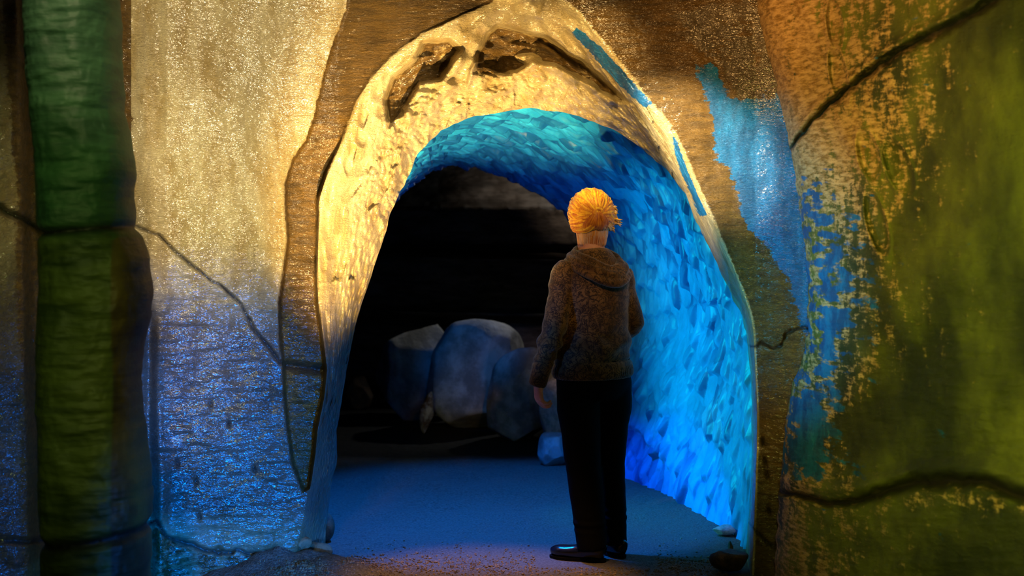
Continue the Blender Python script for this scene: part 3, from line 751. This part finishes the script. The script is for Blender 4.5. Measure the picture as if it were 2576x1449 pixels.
# soft cowl-like hood lying round the neck, drooping to the right shoulder
bm = bmesh.new()
for (R1, R2, z0, dz, th0) in ((.092, .080, 1.325, .022, .020), (.112, .094, 1.300, .024, .024), (.125, .110, 1.272, .030, .020)):
    n = 60; path = []; rad = []
    for k in range(n+1):
        a = 2*math.pi*k/n
        x = R1*math.cos(a); y = R2*math.sin(a)-.018
        back = max(0, -math.sin(a)); right = max(0, math.cos(a-.0)*.6-math.sin(a)*.6)
        z = z0+dz*math.sin(a)*1.-.030*back*back-.022*right
        path.append(rb(x+.018*right, y-.02*back, z)); rad.append((th0*(.75+.45*back), th0*(.65+.3*back)))
    loft(bm, path, rad, 14, (0, 0, 1))
def hw_(c): return .005*fbm(np.stack([c[:, 0]*12, c[:, 1]*12, c[:, 2]*30], -1), 3, 27)
solidify('hood', bm, .0055, M_JACKET, 3, jk, hw_)
# waistband and cuff trim
bm = bmesh.new()
p, r = cspline([rb(0, 0, .782), rb(0, 0, .80), rb(0, 0, .83), rb(0, 0, .85)], [(.178, .128), (.190, .140), (.188, .138), (.178, .128)], 12); loft(bm, p, r, 60, rb(0, 1, 0))
solidify('waistband', bm, .006, M_JACKET, 3, jk, lambda c: .0015*np.sin(np.arctan2(c[:, 1], c[:, 0])*70))
for wr, el in ((WRL, ELL), (WRR, ELR)):
    bm = bmesh.new(); d = (wr-el)/np.linalg.norm(wr-el)
    loft(bm, [wr-d*.035, wr-d*.02, wr+d*.01, wr+d*.018], [.036, .0405, .0395, .034], 26, (0, 1, .1)); solidify('cuff', bm, .004, M_JACKET, 2, jk)

# --- shoes
def shoe(an, dirv, L):
    d = np.array([dirv[0], dirv[1], 0.]); d /= np.linalg.norm(d); heel = np.array([an[0], an[1], 0])-d*.055
    bm = bmesh.new()
    st = [(0, .020, .034, .036), (.02, .031, .040, .040), (.07, .034, .042, .044), (.12, .035, .030, .034), (.165, .041, .029, .028), (.205, .039, .029, .026), (.23, .026, .026, .021), (L, .010, .022, .013)]
    p, q = cspline([heel+d*s+np.array([0, 0, z+.004]) for s, a, z, b in st], [(a, b) for s, a, z, b in st], 36); loft(bm, p, q, 30, (0, 0, 1))
    o = solidify('shoe', bm, .004, M_SHOE, 2, person)
    # keep the bottom flat
    me = o.data; n = len(me.vertices); co = np.empty(n*3, np.float32); me.vertices.foreach_get('co', co); co = co.reshape(-1, 3)
    co[:, 2] = np.maximum(co[:, 2], .010); me.vertices.foreach_set('co', co.ravel()); me.update()
    bm = bmesh.new(); ns = 40; rings = []
    w = np.cross([0, 0, 1], d)
    for z, k in ((0, .97), (.003, 1.), (.012, 1.), (.014, .96)):
        ring = []
        for i in range(ns):
            a = 2*math.pi*i/ns; u = .5-.5*math.cos(a); half = .034*(1-abs(2*u-1)**3.2)**.5*(1+.18*math.exp(-((u-.72)/.16)**2)-.12*math.exp(-((u-.40)/.14)**2))
            ring.append(bm.verts.new(tuple(heel+d*((L+.012)*u-.006)*k+w*half*math.copysign(1, math.sin(a)) * k*1.05+np.array([0, 0, z]))))
        rings.append(ring)
    for r0, r1 in zip(rings[:-1], rings[1:]):
        for k in range(ns): bm.faces.new((r0[k], r0[(k+1) % ns], r1[(k+1) % ns], r1[k]))
    bm.faces.new(rings[0][::-1]); bm.faces.new(rings[-1])
    bmesh.ops.recalc_face_normals(bm, faces=bm.faces)
    me = bpy.data.meshes.new('sole'); bm.to_mesh(me); bm.free(); me.materials.append(M_TROUSER); link(bpy.data.objects.new('sole', me), o)
shoe(ANL+np.array([.0, .0, 0]), (-.93, .36), .245)
shoe(ANR+np.array([.0, .0, 0]), (-.62, .78), .240)

# --- hair: a swept-up mass of locks gathered at the back of the head
bm = bmesh.new()
rsn = np.random.RandomState(12)
HC, HR = np.array([0, -.020, .014]), np.array([.099, .098, .112])
def hsurf(d, k=1.):
    """point on the swept-up hair mass in direction d (head frame)"""
    d = np.asarray(d, float); d = d/np.linalg.norm(d)
    f = 1+.055*float(fbm(d*2.6, 2, 71))+.02*float(fbm(d*7, 2, 72))
    f *= 1-.34*float(ss(d[1], -.15, .55))*float(ss(-d[2], -.35, .45))-.12*float(ss(-d[2], .35, .9))*float(ss(-d[1], -.2, .8))
    p = HC+HR*d*f*k; return hb(*p)
ico = bmesh.new(); bmesh.ops.create_icosphere(ico, subdivisions=4, radius=1)
bmesh.ops.delete(ico, geom=[v for v in ico.verts if v.co.z < -.93], context='VERTS')
for v in ico.verts: v.co = Vector(hsurf(np.array(v.co), .985))
tmpm = bpy.data.meshes.new('t'); ico.to_mesh(tmpm); ico.free(); bm.from_mesh(tmpm); bpy.data.meshes.remove(tmpm)
def lock(pts, r, tip, n=10, seg=6, up=None, mat=0):
    q_ = [r*.6]+[r]*(len(pts)-2)+[tip]; f0 = len(bm.faces)
    p, q = cspline(pts, [(a, a*.55) for a in q_], n); loft(bm, p, q, seg, np.array([0, -1., .15]) if up is None else up)
    bm.faces.ensure_lookup_table()
    for f in bm.faces[f0:]: f.material_index = mat
def pick(): return int(rsn.choice([0, 0, 0, 0, 3, 3, 1]))
TW = np.array([.10, -1., .02]); TW /= np.linalg.norm(TW)
cnt = 0
while cnt < 620:
    d = rsn.normal(size=3); d /= np.linalg.norm(d)
    if d[1] > .55 or d[2] < -.62 or (d[2] < -.15 and d[1] > .15): continue
    cnt += 1; pts = []; side = np.cross(TW, d); side /= np.linalg.norm(side)+1e-6; sw = rsn.uniform(-.10, .24); k0 = rsn.uniform(.985, 1.025)
    for t in (0, .2, .4, .6, .8, .97):
        v = d*(1-t)+TW*t+side*sw*math.sin(math.pi*t); pts.append(hsurf(v, k0+.018*math.sin(math.pi*t)+.05*t*t))
    lock(pts, rsn.uniform(.0030, .0066), .0015, 13, mat=pick())
for i in range(60):            # soft rolls round the twist
    a = rsn.uniform(0, 6.28); rr = rsn.uniform(.12, .42); c = []
    for j in range(6):
        b = a+j*.32; v = TW+np.array([math.cos(b)*rr, 0, math.sin(b)*rr*1.1+.05]); c.append(hsurf(v, 1.03+.07*(1-rr/.42)))
    lock(c, rsn.uniform(.004, .007), .0015, 12, mat=int(rsn.choice([0, 3, 1])))
for i in range(80):            # tail of the twist falling to the nape
    x = rsn.normal()*.30
    lock([hsurf(TW+np.array([x*.15, 0, .10]), 1.08), hsurf(TW+np.array([x*.5, 0, -.12]), 1.10), hsurf(TW+np.array([x*.85, .0, -.42]), 1.07), hsurf(TW+np.array([x*.9, .05, -.80+rsn.normal()*.06]), 1.03)], .0042, .0012, 11, mat=int(rsn.choice([1, 1, 1, 3])))
for i in range(200):           # fine pale hair at the nape running down the neck
    x = rsn.uniform(-.066, .066); y = -.030-.036*math.sqrt(max(0, 1-(x/.068)**2))
    lock([hb(x*1.08, y-.030*(1-abs(x)/.07), -.045), hb(x*1.02, y-.016*(1-abs(x)/.07), -.075), hb(x*.94, y+.006, -.108+rsn.uniform(-.016, .012))], .0030, .0008, 9, mat=int(rsn.choice([2, 2, 2, 3])))
for i in range(70):            # spiky ends sticking out on the right
    z = rsn.uniform(-.75, .45); d = np.array([1, rsn.uniform(-.5, .1), z]); s0 = hsurf(d, .98); L = rsn.uniform(.010, .024)*(1.7 if -.45 < z < -.1 else 1)
    o_ = hb(1, -.1, rsn.normal()*.25-.30)-hb(0, 0, 0); lock([s0-o_*.012, s0+o_*.004, s0+o_*L*.6+np.array([0, 0, .002]), s0+o_*L], .0034, .0006, 8, mat=int(rsn.choice([0, 2])))
for i in range(60):            # short wisps on the left and along the crown
    a = rsn.uniform(.6, 3.9); d = np.array([math.cos(a), rsn.uniform(-.3, .2), math.sin(a)]); s0 = hsurf(d, .99); o_ = s0-hb(*HC); o_ /= np.linalg.norm(o_); L = rsn.uniform(.003, .010)
    e_ = np.cross(o_, [0, 1, 0])*rsn.choice([-1, 1]); lock([s0-o_*.006, s0, s0+o_*L*.6+e_*L*.6, s0+o_*L*.7+e_*L*1.6], .0024, .0006, 8, mat=0)
bmesh.ops.recalc_face_normals(bm, faces=bm.faces)
for f in bm.faces: f.smooth = True
me = bpy.data.meshes.new('hair'); bm.to_mesh(me); bm.free()
M_HAIR4 = m_hair('amber_hair', (.55, .17, .010), (.85, .38, .022), (.40, .08, .008))
for m in (M_HAIR, M_HAIR2, M_HAIR3, M_HAIR4): me.materials.append(m)
link(bpy.data.objects.new('hair', me), person)


# ------------------------------------------------------------------ lights
def aim(o, tgt):
    d = Vector(tgt)-o.location; o.rotation_euler = d.to_track_quat('-Z', 'Y').to_euler()
def spot(name, loc, tgt, col, power, cone, blend=.5, r=.05):
    l = bpy.data.lights.new(name, 'SPOT'); l.energy = power; l.color = col; l.spot_size = math.radians(cone); l.spot_blend = blend
    l.shadow_soft_size = r; o = link(bpy.data.objects.new(name, l)); o.location = loc; aim(o, tgt); return o
def point(name, loc, col, power, r=.05):
    l = bpy.data.lights.new(name, 'POINT'); l.energy = power; l.color = col; l.shadow_soft_size = r
    o = link(bpy.data.objects.new(name, l)); o.location = loc; return o
WARM = (1, .62, .22); AMB = (1, .52, .15); WARM2 = (1, .77, .44); BLUE = (.0, .22, 1.); CYAN = (.0, .80, .96)
spot('warm_key', (1.6, .7, 2.0), (-1.08, 5.8, 2.08), WARM2, 2000, 20, .8, .035)
spot('warm_high', (-.9, 2.3, 3.7), (-1.42, 5.8, 1.35), WARM2, 450, 21, .9, .035)
spot('warm_arch', (.05, 5.45, 3.0), (.0, 6.3, 2.45), WARM, 320, 36, .8, .04)
spot('warm_low', (-.45, 4.6, .2), (-.4, 6.35, 1.75), WARM, 1500, 42, .9, .03)
spot('warm_rim', (-.6, 4.9, 2.5), (1.0, 6.1, 1.62), WARM2, 1400, 19, .8, .04)
spot('warm_right', (-1.5, 2.6, 2.3), (1.45, 5.3, 2.2), AMB, 480, 38, .9, .06)
spot('warm_floor', (.1, 5.0, 2.5), (-.1, 5.72, 0), AMB, 270, 30, .6, .05)
spot('warm_fill', (-.3, .6, 2.1), (-1.2, 5.6, .7), AMB, 45, 14, .9, .05)
spot('warm_band', (-.6, 1.6, 1.6), (1.25, 5.7, .8), AMB, 200, 14, .9, .05)
spot('blue_wall', (.6, 4.3, .30), (-1.5, 5.6, .25), (.0, .18, 1.), 120, 50, .9, .04)
spot('blue_low', (1.35, 1.0, .35), (-1.25, 5.75, .45), (.0, .20, 1.), 2600, 20, .9, .04)
spot('blue_edge', (-.9, 4.3, .9), (1.35, 5.7, 1.35), (.0, .55, 1.), 320, 34, .9, .04)
spot('blue_sleeve', (-.75, 5.4, .95), (.12, 6.15, 1.05), (.05, .25, 1.), 30, 30, .9, .04)
spot('green_column', (-.9, 1.6, 2.2), (-1.40, 4.6, 1.25), (.80, 1., .25), 140, 36, .9, .1)
spot('green_wall', (.4, 1.8, 1.4), (2.1, 4.6, 1.2), (.95, 1., .15), 460, 58, .9, .1)
spot('blue_side', (-.9, 7.0, .6), (1.0, 7.0, .80), CYAN, 165, 76, .9, .05)
spot('blue_vault', (-.6, 7.6, .25), (.2, 7.4, 2.2), (0, .34, 1.), 16, 90, .9, .04)
spot('blue_floor', (-.3, 6.6, 1.85), (-.15, 7.05, 0), (0, .15, 1.), 420, 74, .35, .05)
spot('cave_dim', (.85, 11.0, 2.15), (-.35, 10.2, .55), (.95, .95, .9), 52, 46, .8, .03)
spot('cave_wall', (1.3, 9.3, 1.9), (.75, 11.4, 1.7), (1, .8, .6), 150, 44, .9, .03)
point('cave_ledge', (.62, 11.40, 1.56), (.8, .95, 1.), 6, .03)
spot('hair_light', (.0, 5.6, 2.45), (.37, 6.2, 1.56), (1, .74, .16), 95, 12, .8, .03)
spot('warm_head', (.2, 2.8, 2.5), (.95, 5.9, 2.35), AMB, 260, 22, .9, .04)
spot('warm_left', (-3.1, .6, 2.0), (-1.80, 5.1, 1.25), WARM2, 330, 10, .9, .04)
spot('blue_left', (-3.1, .8, .7), (-1.80, 5.1, .6), (0, .2, 1.), 420, 12, .9, .04)
spot('warm_key_low', (1.5, .9, 1.9), (-1.45, 5.75, .95), WARM2, 420, 11, .9, .035)
spot('warm_back', (.7, 2.6, 2.6), (.36, 6.2, 1.28), AMB, 150, 12, .9, .04)
spot('warm_top', (.0, 4.6, 2.5), (.30, 6.1, 2.08), WARM, 270, 28, .9, .04)
spot('blue_rocks', (-.35, 7.7, 1.6), (-.15, 10.0, .45), (0, .22, 1.), 55, 26, .8, .05)

wd = bpy.data.worlds.new('World'); sc.world = wd; wd.use_nodes = True
wd.node_tree.nodes['Background'].inputs[0].default_value = (.25, .35, .5, 1)
wd.node_tree.nodes['Background'].inputs[1].default_value = .01

# ------------------------------------------------------------------ camera
cam = bpy.data.cameras.new('camera'); cam.lens = 50; cam.sensor_width = 36; cam.sensor_fit = 'HORIZONTAL'
cam.lens = F*36/W
cam.shift_y = -((H/2)-HZ)/W
cam.clip_start = .05; cam.clip_end = 100
cam.dof.use_dof = True; cam.dof.focus_distance = 6.2; cam.dof.aperture_fstop = 2.4
co_ = link(bpy.data.objects.new('camera', cam)); co_.location = (0, 0, CH); co_.rotation_euler = (math.radians(90), 0, 0)
sc.camera = co_
sc.view_settings.view_transform = 'Standard'; sc.view_settings.look = 'None'; sc.view_settings.exposure = 0; sc.view_settings.gamma = 1
sc.view_settings.use_curve_mapping = False
sc.cycles.use_denoising = True
sc.cycles.max_bounces = 5
sc.cycles.sample_clamp_indirect = 4
